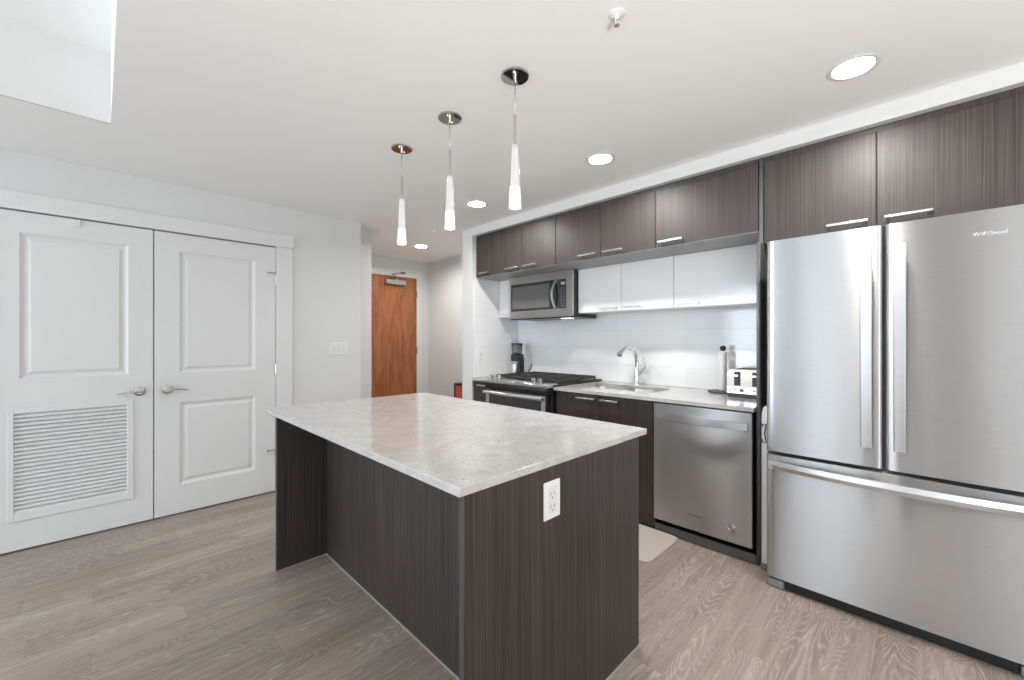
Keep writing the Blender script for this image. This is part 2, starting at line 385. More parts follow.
struct('wall_bulkhead', MB().box(WX0, XR, YRC, YRC + 0.02, ZC, ZH), PAINT, 'white vertical face of the raised ceiling recess', 'bulkhead', smooth=False)
OX0, OX1, OZ = -0.508, 1.050, 2.066    # closet opening
w = MB()
w.box(WX0, OX0, YCL, YCL + 0.1, 0, ZC); w.box(OX0, OX1, YCL, YCL + 0.1, OZ, ZC); w.box(OX1, 1.70, YCL, YCL + 0.1, 0, ZC)
# chamfered outer corner and the side of the hall
w.prism_z([(1.70, YCL), (1.788, YCL), (2.006, YCL + 0.218), (2.006, YE), (1.90, YE), (1.90, YCL + 0.26), (1.70, YCL + 0.1)], 0, ZC)
w.box(OX0 - 0.02, OX1 + 0.02, YCL + 0.6, YCL + 0.65, 0, ZC)                      # back of the closet
w.box(OX0 - 0.07, OX0 - 0.02, YCL + 0.1, YCL + 0.65, 0, ZC); w.box(OX1 + 0.02, OX1 + 0.07, YCL + 0.1, YCL + 0.65, 0, ZC)
struct('wall_closet', w, PAINT, 'white wall around the double closet doors', 'wall', smooth=False)
struct('wall_entry', MB().box(1.9, 3.6, YE, YE + 0.15, 0, ZC), PAINT, 'white wall holding the brown entry door', 'wall', smooth=False)
struct('wall_hall', MB().box(3.40, 3.6, YR + 0.16, YE, 0, ZC), PAINT, 'white side wall of the entry hall', 'wall', smooth=False)
struct('wall_return', MB().box(XS, 3.42, YR, YR + 0.16, 0, ZC), PAINT, 'short white return wall closing off the kitchen run', 'wall', smooth=False)
struct('wall_kitchen', MB().box(XB, XB + 0.09, -0.4, YR, 0, ZC), PAINT, 'white wall behind the kitchen run', 'wall', smooth=False)
struct('wall_right', MB().box(XS, 3.42, WY0, -0.37, 0, ZC), PAINT, 'white wall past the refrigerator', 'wall', smooth=False)
struct('wall_soffit', MB().box(XS, XB, -0.37, YR, 2.333, ZC), PAINT, 'white soffit band above the wall cabinets', 'soffit', smooth=False)
struct('wall_backsplash', MB().box(XB - 0.010, XB, 0.675, YR, 0.90, 1.53), TILE, 'long glossy white tiles behind the sink and range', 'backsplash', smooth=False)
struct('wall_backsplash_return', MB().box(XS + 0.02, XB - 0.011, YR - 0.010, YR, 0.90, 1.91), TILE, 'white tiles on the return wall left of the range', 'backsplash', smooth=False)
# living-room walls with window openings
w = MB()
ys = [WY0 - 0.2] + [v for r in sorted(WIN_L) for v in r] + [YCL + 0.1]
for i in range(0, len(ys), 2): w.box(WX0 - 0.2, WX0, ys[i], ys[i + 1], 0, ZH)
for y0, y1 in WIN_L: w.box(WX0 - 0.2, WX0, y0, y1, 0, WZ0); w.box(WX0 - 0.2, WX0, y0, y1, WZ1, ZH)
struct('wall_left', w, mat('grey_wall_paint', (0.10, 0.102, 0.106), 0.6, bump=0.04, bscale=250), 'grey living-room wall with windows', 'wall', smooth=False)  # unseen wall kept dark grey so the steel fronts reflect dark bands
w = MB()
xs = [WX0] + [v for r in sorted(WIN_B) for v in r] + [3.42]
for i in range(0, len(xs), 2): w.box(xs[i], xs[i + 1], WY0 - 0.2, WY0, 0, ZH)
for x0, x1 in WIN_B: w.box(x0, x1, WY0 - 0.2, WY0, 0, WZ0); w.box(x0, x1, WY0 - 0.2, WY0, WZ1, ZH)
struct('wall_rear', w, PAINT, 'white living-room wall with windows', 'wall', smooth=False)
for i, (a, b_) in enumerate(WIN_L):
    f = MB()
    for y0, y1, z0, z1 in ((a, a + .06, WZ0, WZ1), (b_ - .06, b_, WZ0, WZ1), (a, b_, WZ0, WZ0 + .06), (a, b_, WZ1 - .06, WZ1), ((a + b_) / 2 - .03, (a + b_) / 2 + .03, WZ0, WZ1)):
        f.box(WX0 - .1, WX0 - .02, y0, y1, z0, z1)
    struct('window_%d' % (i + 1), f, TRIMM, 'white framed living-room window', 'window')
for i, (a, b_) in enumerate(WIN_B):
    f = MB()
    for x0, x1, z0, z1 in ((a, a + .06, WZ0, WZ1), (b_ - .06, b_, WZ0, WZ1), (a, b_, WZ0, WZ0 + .06), (a, b_, WZ1 - .06, WZ1), ((a + b_) / 2 - .03, (a + b_) / 2 + .03, WZ0, WZ1)):
        f.box(x0, x1, WY0 - .1, WY0 - .02, z0, z1)
    struct('window_%d' % (i + 5), f, TRIMM, 'white framed living-room window', 'window')

# closet casing
t = MB()
t.box(OX1, OX1 + 0.125, YCL - 0.016, YCL, 0, OZ, 0.003); t.box(OX0 - 0.125, OX0, YCL - 0.016, YCL, 0, OZ, 0.003)
t.box(OX0 - 0.14, OX1 + 0.138, YCL - 0.022, YCL, OZ, 2.172, 0.003)
t.box(OX1 - 0.0015, OX1 + 0.0, YCL - 0.016, YCL + 0.09, 0, OZ); t.box(OX0, OX0 + 0.0015, YCL - 0.016, YCL + 0.09, 0, OZ)
struct('trim_1', t, TRIMM, 'flat white casing around the double closet doors', 'trim')
t = MB(); t.box(OX1 + 0.127, 1.788, YCL - 0.012, YCL, 0, 0.10, 0.003); struct('baseboard_closet', t, TRIMM, 'white baseboard right of the closet doors', 'baseboard')
t = MB(); t.box(WX0, OX0 - 0.127, YCL - 0.012, YCL, 0, 0.10, 0.003); struct('baseboard_left', t, TRIMM, 'white baseboard left of the closet doors', 'baseboard')
t = MB(); t.box(3.388, 3.40, YR + 0.19, YE - 0.013, 0, 0.10, 0.003); struct('baseboard_hall', t, TRIMM, 'white baseboard of the entry hall', 'baseboard')

# ------------------------------------------------------------------ closet doors
def nested(mb, x0, x1, z0, z1, y, steps):
    ls = []
    for o, d in steps: ls.append([(x0 + o, y + d, z0 + o), (x1 - o, y + d, z0 + o), (x1 - o, y + d, z1 - o), (x0 + o, y + d, z1 - o)])
    mb.loops(ls, True, False, True)
def panel_leaf(x0, x1, z0, z1, panels, y, thick):
    """door leaf facing -Y; panels: (x0, x1, z0, z1, steps)"""
    m = MB()
    xs = sorted({x0, x1, *[p[0] for p in panels], *[p[1] for p in panels]}); zs = sorted({z0, z1, *[p[2] for p in panels], *[p[3] for p in panels]})
    for i in range(len(xs) - 1):
        for j in range(len(zs) - 1):
            cx, cz = (xs[i] + xs[i + 1]) / 2, (zs[j] + zs[j + 1]) / 2
            if not any(p[0] < cx < p[1] and p[2] < cz < p[3] for p in panels):
                m.quad((xs[i], y, zs[j]), (xs[i + 1], y, zs[j]), (xs[i + 1], y, zs[j + 1]), (xs[i], y, zs[j + 1]))
    for p in panels: nested(m, p[0], p[1], p[2], p[3], y, p[4])
    a = [(x0, y, z0), (x1, y, z0), (x1, y, z1), (x0, y, z1)]; b_ = [(x, y + thick, z) for x, _, z in a]
    m.loops([a, b_], True, False, True)
    bmesh.ops.remove_doubles(m.bm, verts=m.bm.verts, dist=1e-5)
    return m
PST = [(0, 0), (0.008, 0.005), (0.020, 0.011), (0.030, 0.011), (0.046, 0.004)]
def lever(root, x, z, sgn, yf):
    r = MB()
    for y0, y1, ra, rb in ((yf, yf - 0.010, 0.033, 0.031), (yf - 0.010, yf - 0.016, 0.031, 0.020), (yf - 0.016, yf - 0.045, 0.014, 0.013)):
        r.cyl((x, y0, z), (x, y1, z), ra, rb, 24)
    h = r.build('lever_handle', NICKEL, root)
    l = MB(); l.sweep([(x - sgn * 0.012, yf - 0.045, z), (x, yf - 0.052, z), (x + sgn * 0.03, yf - 0.056, z + .001), (x + sgn * 0.075, yf - 0.054, z - .002), (x + sgn * 0.115, yf - 0.048, z - .008)], [0.009, 0.009, 0.0065, 0.005, 0.004], 12)
    l.build('lever_arm', NICKEL, h)
def hinge(root, x, z, yf, pin=False):
    m = MB(); m.cyl((x, yf - 0.006, z - 0.045), (x, yf - 0.006, z + 0.045), 0.0065, None, 12); m.cyl((x, yf - 0.006, z + 0.045), (x, yf - 0.006, z + 0.052), 0.0045, 0.002, 12)
    m.box(x - 0.004, x + 0.004, yf - 0.003, yf + 0.001, z - 0.045, z + 0.045)
    if pin: m.sweep([(x, yf - 0.008, z + 0.05), (x - 0.03, yf - 0.022, z + 0.052), (x - 0.062, yf - 0.024, z + 0.05)], 0.004, 10); m.cyl((x - 0.062, yf - 0.024, z + 0.05), (x - 0.062, yf - 0.006, z + 0.05), 0.007, None, 12)
    m.build('hinge', NICKEL, root)
YF = YCL + 0.002; MIDX = 0.270
DZ0, DZ1 = 0.012, 2.058
LV = (-0.366, 0.131, 0.235, 0.835)
leaf = panel_leaf(OX0 + 0.004, MIDX - 0.003, DZ0, DZ1, [(-0.345, 0.138, 1.042, 1.934, PST), (*LV, [(0, 0), (0.0, 0.030)])], YF, 0.035)
d = leaf.build('door_1', DOORP, smooth=False); tag(d, 'left white closet door with louvered return vent', 'door', kind='structure')
v = MB()
for (x0, x1, z0, z1) in ((LV[0] - .027, LV[0], .186, .864), (LV[1], LV[1] + .034, .186, .864), (LV[0], LV[1], .186, LV[2]), (LV[0], LV[1], LV[3], .864)): v.box(x0, x1, YF - 0.007, YF - 0.0005, z0, z1, 0.002, 1)
N = 24; pitch = (LV[3] - LV[2]) / N
for k in range(N):
    z = LV[2] + pitch * k
    v.prism_x([(YF - 0.005, z + 0.001), (YF - 0.003, z - 0.001), (YF + 0.015, z + pitch * 0.74), (YF + 0.015, z + pitch * 0.95), (YF - 0.005, z + 0.007)], LV[0], LV[1])
v.build('louver_vent', TRIMM, d, smooth=False)
lever(d, 0.195, 0.924, -1, YF)
MB().box(-0.118, -0.088, YF - 0.012, YF - 0.0005, 2.010, DZ1 - 0.004, 0.003).build('top_catch', TRIMM, d)
for z in (1.79, 1.03, 0.29): hinge(d, OX0 + 0.001, z, YF)
leaf = panel_leaf(MIDX + 0.003, OX1 - 0.005, DZ0, DZ1, [(0.413, 0.898, 1.037, 1.934, PST), (0.413, 0.898, 0.218, 0.822, PST)], YF, 0.035)
d = leaf.build('door_2', DOORP, smooth=False); tag(d, 'right white two-panel closet door beside the light switch wall', 'door', kind='structure')
lever(d, 0.343, 0.924, 1, YF)
for z, p in ((1.79, True), (1.03, False), (0.31, True)): hinge(d, OX1 - 0.001, z, YF, p)

# ------------------------------------------------------------------ entry door
DX0, DX1, DT = 2.28, 3.195, 2.150
t = MB(); t.box(DX1 + 0.004, DX1 + 0.085, YE - 0.03, YE, 0, DT + 0.10, 0.003); t.box(DX0 - 0.085, DX0 - 0.004, YE - 0.03, YE, 0, DT + 0.10, 0.003); t.box(DX0 - 0.004, DX1 + 0.004, YE - 0.03, YE, DT + 0.005, DT + 0.10, 0.003)
struct('trim_2', t, TRIMM, 'white frame around the brown entry door', 'trim')
d = MB().box(DX0, DX1, YE - 0.028, YE - 0.001, 0.008, DT, 0.002).build('door_3', WALNUT)
tag(d, 'reddish brown walnut entry door at the end of the hall', 'door', kind='structure')
for z in (1.93, 1.13, 0.25): hinge(d, DX1 + 0.002, z, YE - 0.032)
cl = MB().box(2.70, 3.00, YE - 0.080, YE - 0.030, DT - 0.115, DT - 0.05, 0.006).build('door_closer', NICKEL, d)
a = MB(); a.sweep([(2.87, YE - 0.055, DT - 0.05), (2.87, YE - 0.055, DT - 0.02)], 0.014, 12)
a.sweep([(2.87, YE - 0.060, DT - 0.02), (2.78, YE - 0.14, DT - 0.008), (2.74, YE - 0.17, DT)], 0.008, 10); a.sweep([(2.74, YE - 0.17, DT), (2.86, YE - 0.11, DT + 0.03), (2.96, YE - 0.05, DT + 0.055)], 0.008, 10)
a.box(2.93, 3.0, YE - 0.06, YE - 0.03, DT + 0.04, DT + 0.07, 0.003)
a.build('closer_arm', NICKEL, cl)
lv = MB(); lv.cyl((2.35, YE - 0.028, 1.0), (2.35, YE - 0.09, 1.0), 0.014); lv.cyl((2.35, YE - 0.028, 1.0), (2.35, YE - 0.04, 1.0), 0.032); lv.sweep([(2.34, YE - 0.09, 1.0), (2.47, YE - 0.085, 1.0)], 0.010); lv.build('lever_handle', NICKEL, d)

# ------------------------------------------------------------------ cabinets
def bar_handle_y(parent, y0, y1, z, x, m=STEELH, hz=0.012):
    """flat horizontal bar pull on a front facing -X; x is the door face"""
    h = MB(); h.box(x - 0.034, x - 0.023, y0, y1, z - hz / 2, z + hz / 2, 0.0015, 1)
    for y in (y0 + 0.012, y1 - 0.012): h.box(x - 0.026, x - 0.0002, y - 0.006, y + 0.006, z - hz / 2, z + hz / 2, 0.001, 1)
    return h.build('handle', m, parent)
def front(name, root, x, y0, y1, z0, z1, m, thick=0.019, g=0.0021):
    return MB().box(x, x + thick, y0 + g, y1 - g, z0, z1, 0.0012, 1).build(name, m, root)
XU = 2.70
UZ0, UZ1 = 1.913, 2.302
UG = 'dark wall cabinets above the kitchen run'
def upper(name, label, y0, y1, doors, z0=UZ0, x=XU, xb=XB - 0.002, body=LAM, m=LAM, und=UND, hm=STEELH, z1=UZ1, group=UG, hoff=0.031, filler=True, hlen=0.165):
    """doors: (y0, y1, side the handle sits on: +1 far (left in view), -1 near)"""
    r = thing(name, label, 'cabinet', (x, (y0 + y1) / 2, z0), group)
    MB().box(x + 0.021, xb, y0 + 0.001, y1 - 0.001, z0 + 0.006, z1, 0.001, 1).build('carcass', body, r)
    MB().box(x + 0.003, xb, y0 + 0.001, y1 - 0.001, z0 - 0.004, z0 + 0.005, 0.001, 1).build('bottom_panel', und, r)
    if filler: MB().box(x + 0.004, x + 0.02, y0 + 0.001, y1 - 0.001, z1 + 0.002, 2.332).build('filler_strip', body, r)
    for a, b_, s in doors:
        d = front('door', r, x, a, b_, z0, z1, m)
        if s > 0: bar_handle_y(d, b_ - 0.03 - hlen, b_ - 0.03, z0 + hoff, x, hm)
        else: bar_handle_y(d, a + 0.03, a + 0.03 + hlen, z0 + hoff, x, hm)
    return r
upper('wall_cabinet', 'narrow dark wall cabinet against the white return wall', 2.983, 3.215, [(2.983, 3.215, -1)], hlen=0.14)
upper('wall_cabinet', 'two-door dark wall cabinet above the microwave', 2.186, 2.983, [(2.579, 2.983, -1), (2.186, 2.579, 1)])
upper('wall_cabinet', 'two-door dark wall cabinet above the faucet', 1.308, 2.186, [(1.744, 2.186, -1), (1.308, 1.744, 1)])
upper('wall_cabinet', 'single-door dark wall cabinet above the paper towel and toaster', 0.679, 1.308, [(0.679, 1.308, 1)])
upper('wall_cabinet', 'two-door dark wall cabinet above the refrigerator', -0.345, 0.653, [(0.165, 0.653, -1), (-0.345, 0.165, 1)], z0=1.842)
XW = 3.02; WG = 'white wall cabinets above the backsplash'
WK = dict(z0=1.522, x=XW, xb=XB - 0.002, body=WPLAST, m=GLOSSW, und=WPLAST, z1=1.907, group=WG, hoff=0.024, filler=False, hm=STEELH)
upper('white_wall_cabinet', 'narrow white wall cabinet left of the microwave', 2.977, 3.215, [(2.977, 3.215, -1)], **WK)
upper('white_wall_cabinet', 'two-door glossy white wall cabinet right of the microwave', 1.3176, 2.185, [(1.755, 2.185, -1), (1.3176, 1.755, 1)], **WK)
upper('white_wall_cabinet', 'single-door glossy white wall cabinet beside the refrigerator panel', 0.676, 1.3176, [(0.676, 1.3176, 1)], **WK)

# tall panels each side of the refrigerator
PROF = [(2.645, 0.002), (XB - 0.002, 0.002), (XB - 0.002, 2.331), (2.695, 2.331), (2.695, 1.835), (2.645, 1.835)]
tag(MB().prism_y(PROF, 0.655, 0.675).build('tall_side_panel', LAME), 'tall dark grey panel between the dishwasher and refrigerator', 'panel')
tag(MB().prism_y(PROF, -0.368, -0.348).build('tall_side_panel', LAM), 'tall dark panel on the far right of the refrigerator', 'panel')

XD = 2.620
BZ0, BZ1 = 0.105, 0.866
def base_cab(label, y0, y1, fronts, name='base_cabinet', XD=XD):
    r = thing(name, label, 'cabinet', (XD, (y0 + y1) / 2, 0.0), 'dark base cabinets under the stone counter')
    c_ = MB()
    for a, b_ in ((y0 + 0.001, y0 + 0.018), (y1 - 0.018, y1 - 0.001)): c_.box(XD + 0.021, XB - 0.012, a, b_, 0.105, 0.872)
    c_.box(XD + 0.021, XB - 0.012, y0 + 0.018, y1 - 0.018, 0.105, 0.12); c_.box(XB - 0.03, XB - 0.012, y0 + 0.018, y1 - 0.018, 0.12, 0.872); c_.box(XD + 0.021, XD + 0.05, y0 + 0.018, y1 - 0.018, 0.845, 0.872)
    for a in (y0 + 0.05, y1 - 0.05): c_.box(XD + 0.12, XD + 0.15, a - 0.02, a + 0.02, 0.0, 0.105)
    c_.build('carcass', LAM, r)
    for nm, a, b_, z0, z1, hy0, hy1, hz in fronts:
        d = front(nm, r, XD, a, b_, z0, z1, LAM)
        bar_handle_y(d, hy0, hy1, hz, XD)
    return r
base_cab('narrow dark base cabinet left of the range', 2.905, 3.217, [('drawer', 2.905, 3.217, 0.70, BZ1, 2.97, 3.13, 0.835), ('door', 2.905, 3.217, BZ0, 0.697, 2.97, 3.13, 0.66)], XD=2.668)
base_cab('two-door dark sink cabinet beside the dishwasher', 1.285, 2.114, [('door', 1.704, 2.114, BZ0, BZ1, 1.735, 1.90, 0.838), ('door', 1.285, 1.704, BZ0, BZ1, 1.535, 1.685, 0.838)], name='sink_cabinet')
t = MB(); t.box(2.645, 2.66, 0.677, 1.283, 0.001, 0.052, 0.001, 1); tag(t.build('toe_kick_board', KICK), 'low grey toe board under the dishwasher', 'toe kick')
t = MB(); t.box(2.655, 2.67, 1.285, 2.114, 0.001, 0.100, 0.001, 1); tag(t.build('toe_kick_board', LAM), 'dark toe board under the sink cabinet behind the beige mat', 'toe kick')

# counters
CZ0, CZ1 = 0.874, 0.898
SX0, SX1, SY0, SY1 = 2.81, 3.17, 1.385, 2.055
m = MB()
hole = rrect(SX0, SX1, SY0, SY1, 0.06, 5); outer = [(XB - 0.011, 2.122), (2.598, 2.122), (2.598, 0.677), (XB - 0.011, 0.677)]
ov = {}
def ring(z):
    h = [m.bm.verts.new((x, y, z)) for x, y in hole]; o = [m.bm.verts.new((x, y, z)) for x, y in outer]
    # rrect corner order: (x1,y1),(x0,y1),(x0,y0),(x1,y0) == outer order
    for k in range(4):
        for i in range(5): m.bm.faces.new((o[k], h[k * 6 + i], h[k * 6 + i + 1]))
        k2 = (k + 1) % 4; m.bm.faces.new((o[k], h[k * 6 + 5], h[(k2 * 6)], o[k2]))
    return h, o
h0, o0 = ring(CZ0); h1, o1 = ring(CZ1)
for i in range(len(h0)): j = (i + 1) % len(h0); m.bm.faces.new((h0[i], h0[j], h1[j], h1[i]))
for i in range(4): j = (i + 1) % 4; m.bm.faces.new((o0[i], o0[j], o1[j], o1[i]))
tag(m.build('countertop', STONE), 'speckled white stone counter with the sink cut into it', 'countertop')
tag(MB().box(2.650, XB - 0.011, 2.903, 3.217, CZ0, CZ1, 0.002, 1).build('countertop', STONE), 'short white stone counter under the coffee grinder', 'countertop')

# sink
r = thing('sink', 'stainless double-bowl sink set under the stone counter', 'sink', ((SX0 + SX1) / 2, (SY0 + SY1) / 2, 0.66))
ZR = 0.872; DIV = 1.735
for y0, y1 in ((DIV + 0.012, SY1 + 0.004), (SY0 - 0.004, DIV - 0.012)):
    b_ = MB(); ls = []
    for o, z in ((-0.010, ZR), (0.0, ZR), (0.004, ZR - 0.012), (0.012, 0.70), (0.035, 0.682)):
        ls.append([(x, y, z) for x, y in rrect(SX0 - 0.004 + o, SX1 + 0.004 - o, y0 + o, y1 - o, max(0.055 - o * 0.4, 0.02), 5)])
    b_.loops(ls, True, False, True); bowl = b_.build('bowl', STEELH, r)
    bm_ = MB(); bm_.lathe([(0.040, 0.0), (0.040, 0.004), (0.030, 0.004), (0.028, 0.001)], ((SX0 + SX1) / 2, (y0 + y1) / 2, 0.6825), 20); bm_.build('drain', CHROME, bowl)

# faucet
FX, FY = 3.242, 1.733
r = thing('faucet', 'chrome gooseneck pull-down faucet behind the sink', 'faucet', (FX, FY, CZ1))
b_ = MB(); b_.lathe([(0.030, 0.0), (0.030, 0.006), (0.024, 0.014), (0.021, 0.05), (0.022, 0.10), (0.019, 0.125), (0.016, 0.15)], (FX, FY, CZ1 + 0.0005), 24); b_.build('body', CHROME, r)
b_ = MB(); b_.sweep([(FX, FY, 1.045), (FX - 0.002, FY, 1.10), (FX - 0.012, FY, 1.15), (FX - 0.04, FY, 1.195), (FX - 0.085, FY, 1.218), (FX - 0.135, FY, 1.222), (FX - 0.185, FY, 1.213)], [0.016, 0.016, 0.0155, 0.015, 0.015, 0.015, 0.016], 16)
b_.build('spout', CHROME, r)
b_ = MB(); b_.sweep([(FX - 0.182, FY, 1.214), (FX - 0.22, FY, 1.200), (FX - 0.26, FY, 1.178), (FX - 0.282, FY, 1.160)], [0.017, 0.019, 0.022, 0.023], 16); sp = b_.build('spray_head', CHROME, r)
b_ = MB(); b_.sweep([(FX - 0.2821, FY, 1.1599), (FX - 0.288, FY, 1.155)], [0.019, 0.018], 16); b_.build('nozzle', GREYP, sp)
b_ = MB(); b_.sweep([(FX, FY - 0.018, 0.99), (FX, FY - 0.045, 1.02), (FX, FY - 0.075, 1.05), (FX - 0.004, FY - 0.083, 1.075), (FX - 0.01, FY - 0.072, 1.11), (FX - 0.016, FY - 0.062, 1.14)], [0.014, 0.012, 0.011, 0.011, 0.009, 0.007], 14); b_.build('lever_handle', CHROME, r)

# ------------------------------------------------------------------ dishwasher
def bowed(x, y0, y1, z0, z1, depth, bulge, r=0.012, n=16):
    """front panel facing -X whose face bows out by bulge, rounded vertical edges"""
    poly = []
    for k in range(n + 1):
        t = k / n; y = y0 + (y1 - y0) * t; e = min(t, 1 - t) * (y1 - y0)
        d = bulge * (1 - (2 * t - 1) ** 2); e2 = 0.0
        poly.append((x - d, y))
    # round the two vertical edges
    pr = [(x + depth, y0), (x + r, y0)]
    for k in range(1, 5): a = PI / 2 * k / 5; pr.append((x + r - r * math.sin(a), y0 + r - r * math.cos(a)))
    pr += [(p[0], p[1]) for p in poly if y0 + r <= p[1] <= y1 - r]
    for k in range(4, 0, -1): a = PI / 2 * k / 5; pr.append((x + r - r * math.sin(a), y1 - r + r * math.cos(a)))
    pr += [(x + r, y1), (x + depth, y1)]
    return MB().prism_z(pr, z0, z1)
def text_on_x(body, root, name, size, x, y, z, m, ext=0.0008, align='LEFT'):
    cu = bpy.data.curves.new(name, 'FONT'); cu.body = body; cu.size = size; cu.extrude = ext; cu.align_x = align; cu.align_y = 'CENTER'; cu.resolution_u = 3
    cu.materials.append(m); o = bpy.data.objects.new(name, cu); COL.objects.link(o); o.parent = root
    bpy.context.view_layer.update(); me = bpy.data.meshes.new_from_object(o.evaluated_get(bpy.context.evaluated_depsgraph_get()))
    bpy.data.objects.remove(o); bpy.data.curves.remove(cu)
    o = bpy.data.objects.new(name, me); COL.objects.link(o); o.parent = root
    if not me.materials: me.materials.append(m)
    o.location = Vector((x, y, z)) - abs_loc(root); o.rotation_euler = (PI / 2, 0, -PI / 2); return o
DY0, DY1 = 0.687, 1.280
r = thing('dishwasher', 'stainless dishwasher between the sink cabinet and refrigerator', 'dishwasher', (2.62, (DY0 + DY1) / 2, 0))
bd = MB(); bd.box(2.655, XB - 0.03, DY0 + 0.002, DY1 - 0.002, 0.10, 0.868); bd.box(2.72, XB - 0.03, DY0 + 0.02, DY1 - 0.02, 0.0, 0.10); bd.build('tub', BLACK, r)
d = bowed(2.617, DY0 + 0.002, DY1, 0.094, 0.862, 0.036, 0.004, 0.006).build('door', STEEL, r, angle=20)
hp = []
hm_ = MB(); ls = []
for k in range(17):
    t = k / 16; y = 1.245 - (1.245 - 0.713) * t; b0 = 0.032 * (1 - (2 * t - 1) ** 2) + 0.016; x = 2.615 - b0
    ls.append([(x, y, 0.762), (x, y, 0.803), (x + 0.010, y, 0.806), (x + 0.010, y, 0.759)])
hm_.loops(ls)
for y in (1.235, 0.723): hm_.box(2.605, 2.6155, y - 0.008, y + 0.008, 0.764, 0.801)
hm_.build('handle', STEELH, d, angle=50)
text_on_x('Whirlpool', d, 'lettering', 0.021, 2.6125, 1.047, 0.188, LETTERD)
bg_ = MB(); cy, cz = 0.796, 0.180
bg_.sweep([(2.6125, cy + 0.019 * math.cos(2 * PI * k / 24), cz + 0.019 * math.sin(2 * PI * k / 24)) for k in range(25)], 0.0022, 8, cap=False)
bg_.sweep([(2.6125, cy + 0.009 * math.cos(PI * k / 8 + 0.6), cz + 0.009 * math.sin(PI * k / 8 + 0.6)) for k in range(11)], 0.002, 8); bg_.box(2.612, 2.614, cy - 0.010, cy + 0.001, cz - 0.0015, cz + 0.0015)
bg_.build('badge', LETTER, d)

# ------------------------------------------------------------------ refrigerator
FY0, FY1, FXX = -0.335, 0.582, 2.458
r = thing('refrigerator', 'large stainless french-door refrigerator with bottom freezer drawer', 'refrigerator', (2.8, (FY0 + FY1) / 2, 0))
MB().box(2.545, 3.29, FY0 + 0.006, FY1 - 0.006, 0.045, 1.775, 0.004, 1).build('body', GREYP, r)
MB().box(2.482, 3.2, FY0 + 0.078, FY1 - 0.078, 0.004, 0.044).build('toe_grille', BLACK, r)
for y0, y1 in ((FY1 - 0.075, FY1 - 0.002), (FY0 + 0.002, FY0 + 0.075)):
    MB().box(2.466, 2.60, y0, y1, 0.002, 0.0435, 0.008, 2).build('foot_cover', GREYP, r)
SPL = 0.1255
def fdoor(y0, y1, name, z0, z1, bulge): return bowed(FXX + 0.002, y0, y1, z0, z1, 0.075, bulge, 0.014, 24).build(name, STEEL, r, angle=25)
dl = fdoor(SPL + 0.004, FY1, 'door', 0.706, 1.792, 0.002); dr = fdoor(FY0, SPL - 0.004, 'door', 0.706, 1.792, 0.002)
fz = fdoor(FY0, FY1, 'freezer_drawer', 0.056, 0.688, 0.002)
MB().box(2.50, 2.545, SPL - 0.02, SPL + 0.02, 0.71, 1.775).build('center_mullion', GREYP, r)
for y in (FY1 - 0.04, FY0 + 0.04): MB().box(2.49, 2.60, y - 0.025, y + 0.025, 1.7755, 1.79, 0.004).build('hinge_cover', GREYP, r)
def vhandle(dd, yc):
    h = MB(); ls = []; w_ = 0.019
    for k in range(15):
        t = k / 14; z = 0.80 + (1.693 - 0.80) * t; x = 2.440 - 0.022 - 0.026 * (1 - (2 * t - 1) ** 2)
        ww = w_ * (1.0 + 0.12 * t)
        ls.append([(x, yc - ww, z), (x - 0.003, yc - ww + 0.004, z), (x - 0.003, yc + ww - 0.004, z), (x, yc + ww, z), (x + 0.012, yc + ww, z), (x + 0.012, yc - ww, z)])
    h.loops(ls)
    for z in (0.825, 1.668): h.box(2.42, 2.4535, yc - 0.012, yc + 0.012, z - 0.02, z + 0.02, 0.002, 1)
    h.build('handle', STEELH, dd, angle=30)
vhandle(dl, 0.183); vhandle(dr, 0.074)
h = MB(); ls = []
for k in range(25):
    t = k / 24; y = FY1 - 0.018 - (FY1 - FY0 - 0.036) * t; x = 2.444 - 0.012 - 0.046 * (1 - abs(2 * t - 1) ** 2.2)
    ls.append([(x, y, 0.622), (x - 0.006, y, 0.642), (x, y, 0.664), (x + 0.014, y, 0.666), (x + 0.014, y, 0.620)])
h.loops(ls)
for y in (FY1 - 0.03, FY0 + 0.03): h.box(2.425, 2.4595, y - 0.012, y + 0.012, 0.624, 0.662)
h.build('handle', STEELH, fz, angle=30)
text_on_x('Whirlpool', dr, 'lettering', 0.0215, 2.4575, -0.137, 1.698, LETTER, 0.0012)
sw = MB(); sw.sweep([(2.4578, -0.192 - 0.028 * math.cos(t_), 1.699 + 0.010 * math.sin(t_) + 0.004 * math.cos(t_)) for t_ in [0.5 + 0.28 * k for k in range(20)]], [0.0003 + 0.0010 * min(k, 19 - k) / 9 for k in range(20)], 6)
sw.build('emblem_ring', LETTER, dr)

# folded white board in the gap beside the refrigerator
r = thing('folding_board', 'slim folded white board standing between refrigerator and tall panel', 'folding board', (2.8, 0.62, 0))
pl = [(2.60, 0.045), (3.05, 0.045), (3.05, 0.905), (2.655, 0.905), (2.628, 0.898), (2.608, 0.880), (2.60, 0.855)]
MB().prism_y(pl, 0.606, 0.638).build('panel', WPLAST, r)
MB().box(2.605, 2.66, 0.602, 0.642, 0.002, 0.0445, 0.003, 1).build('foot', GREYP, r); MB().box(2.98, 3.04, 0.602, 0.642, 0.002, 0.0445, 0.003, 1).build('foot', GREYP, r)
cl = MB(); cl.sweep([(2.597, 0.634, 0.80), (2.590, 0.631, 0.815), (2.590, 0.614, 0.815), (2.594, 0.618, 0.79), (2.590, 0.622, 0.765), (2.594, 0.618, 0.74), (2.590, 0.614, 0.715), (2.590, 0.631, 0.713), (2.597, 0.634, 0.73)], 0.0028, 8); cl.build('wire_clip', BLACK, r)

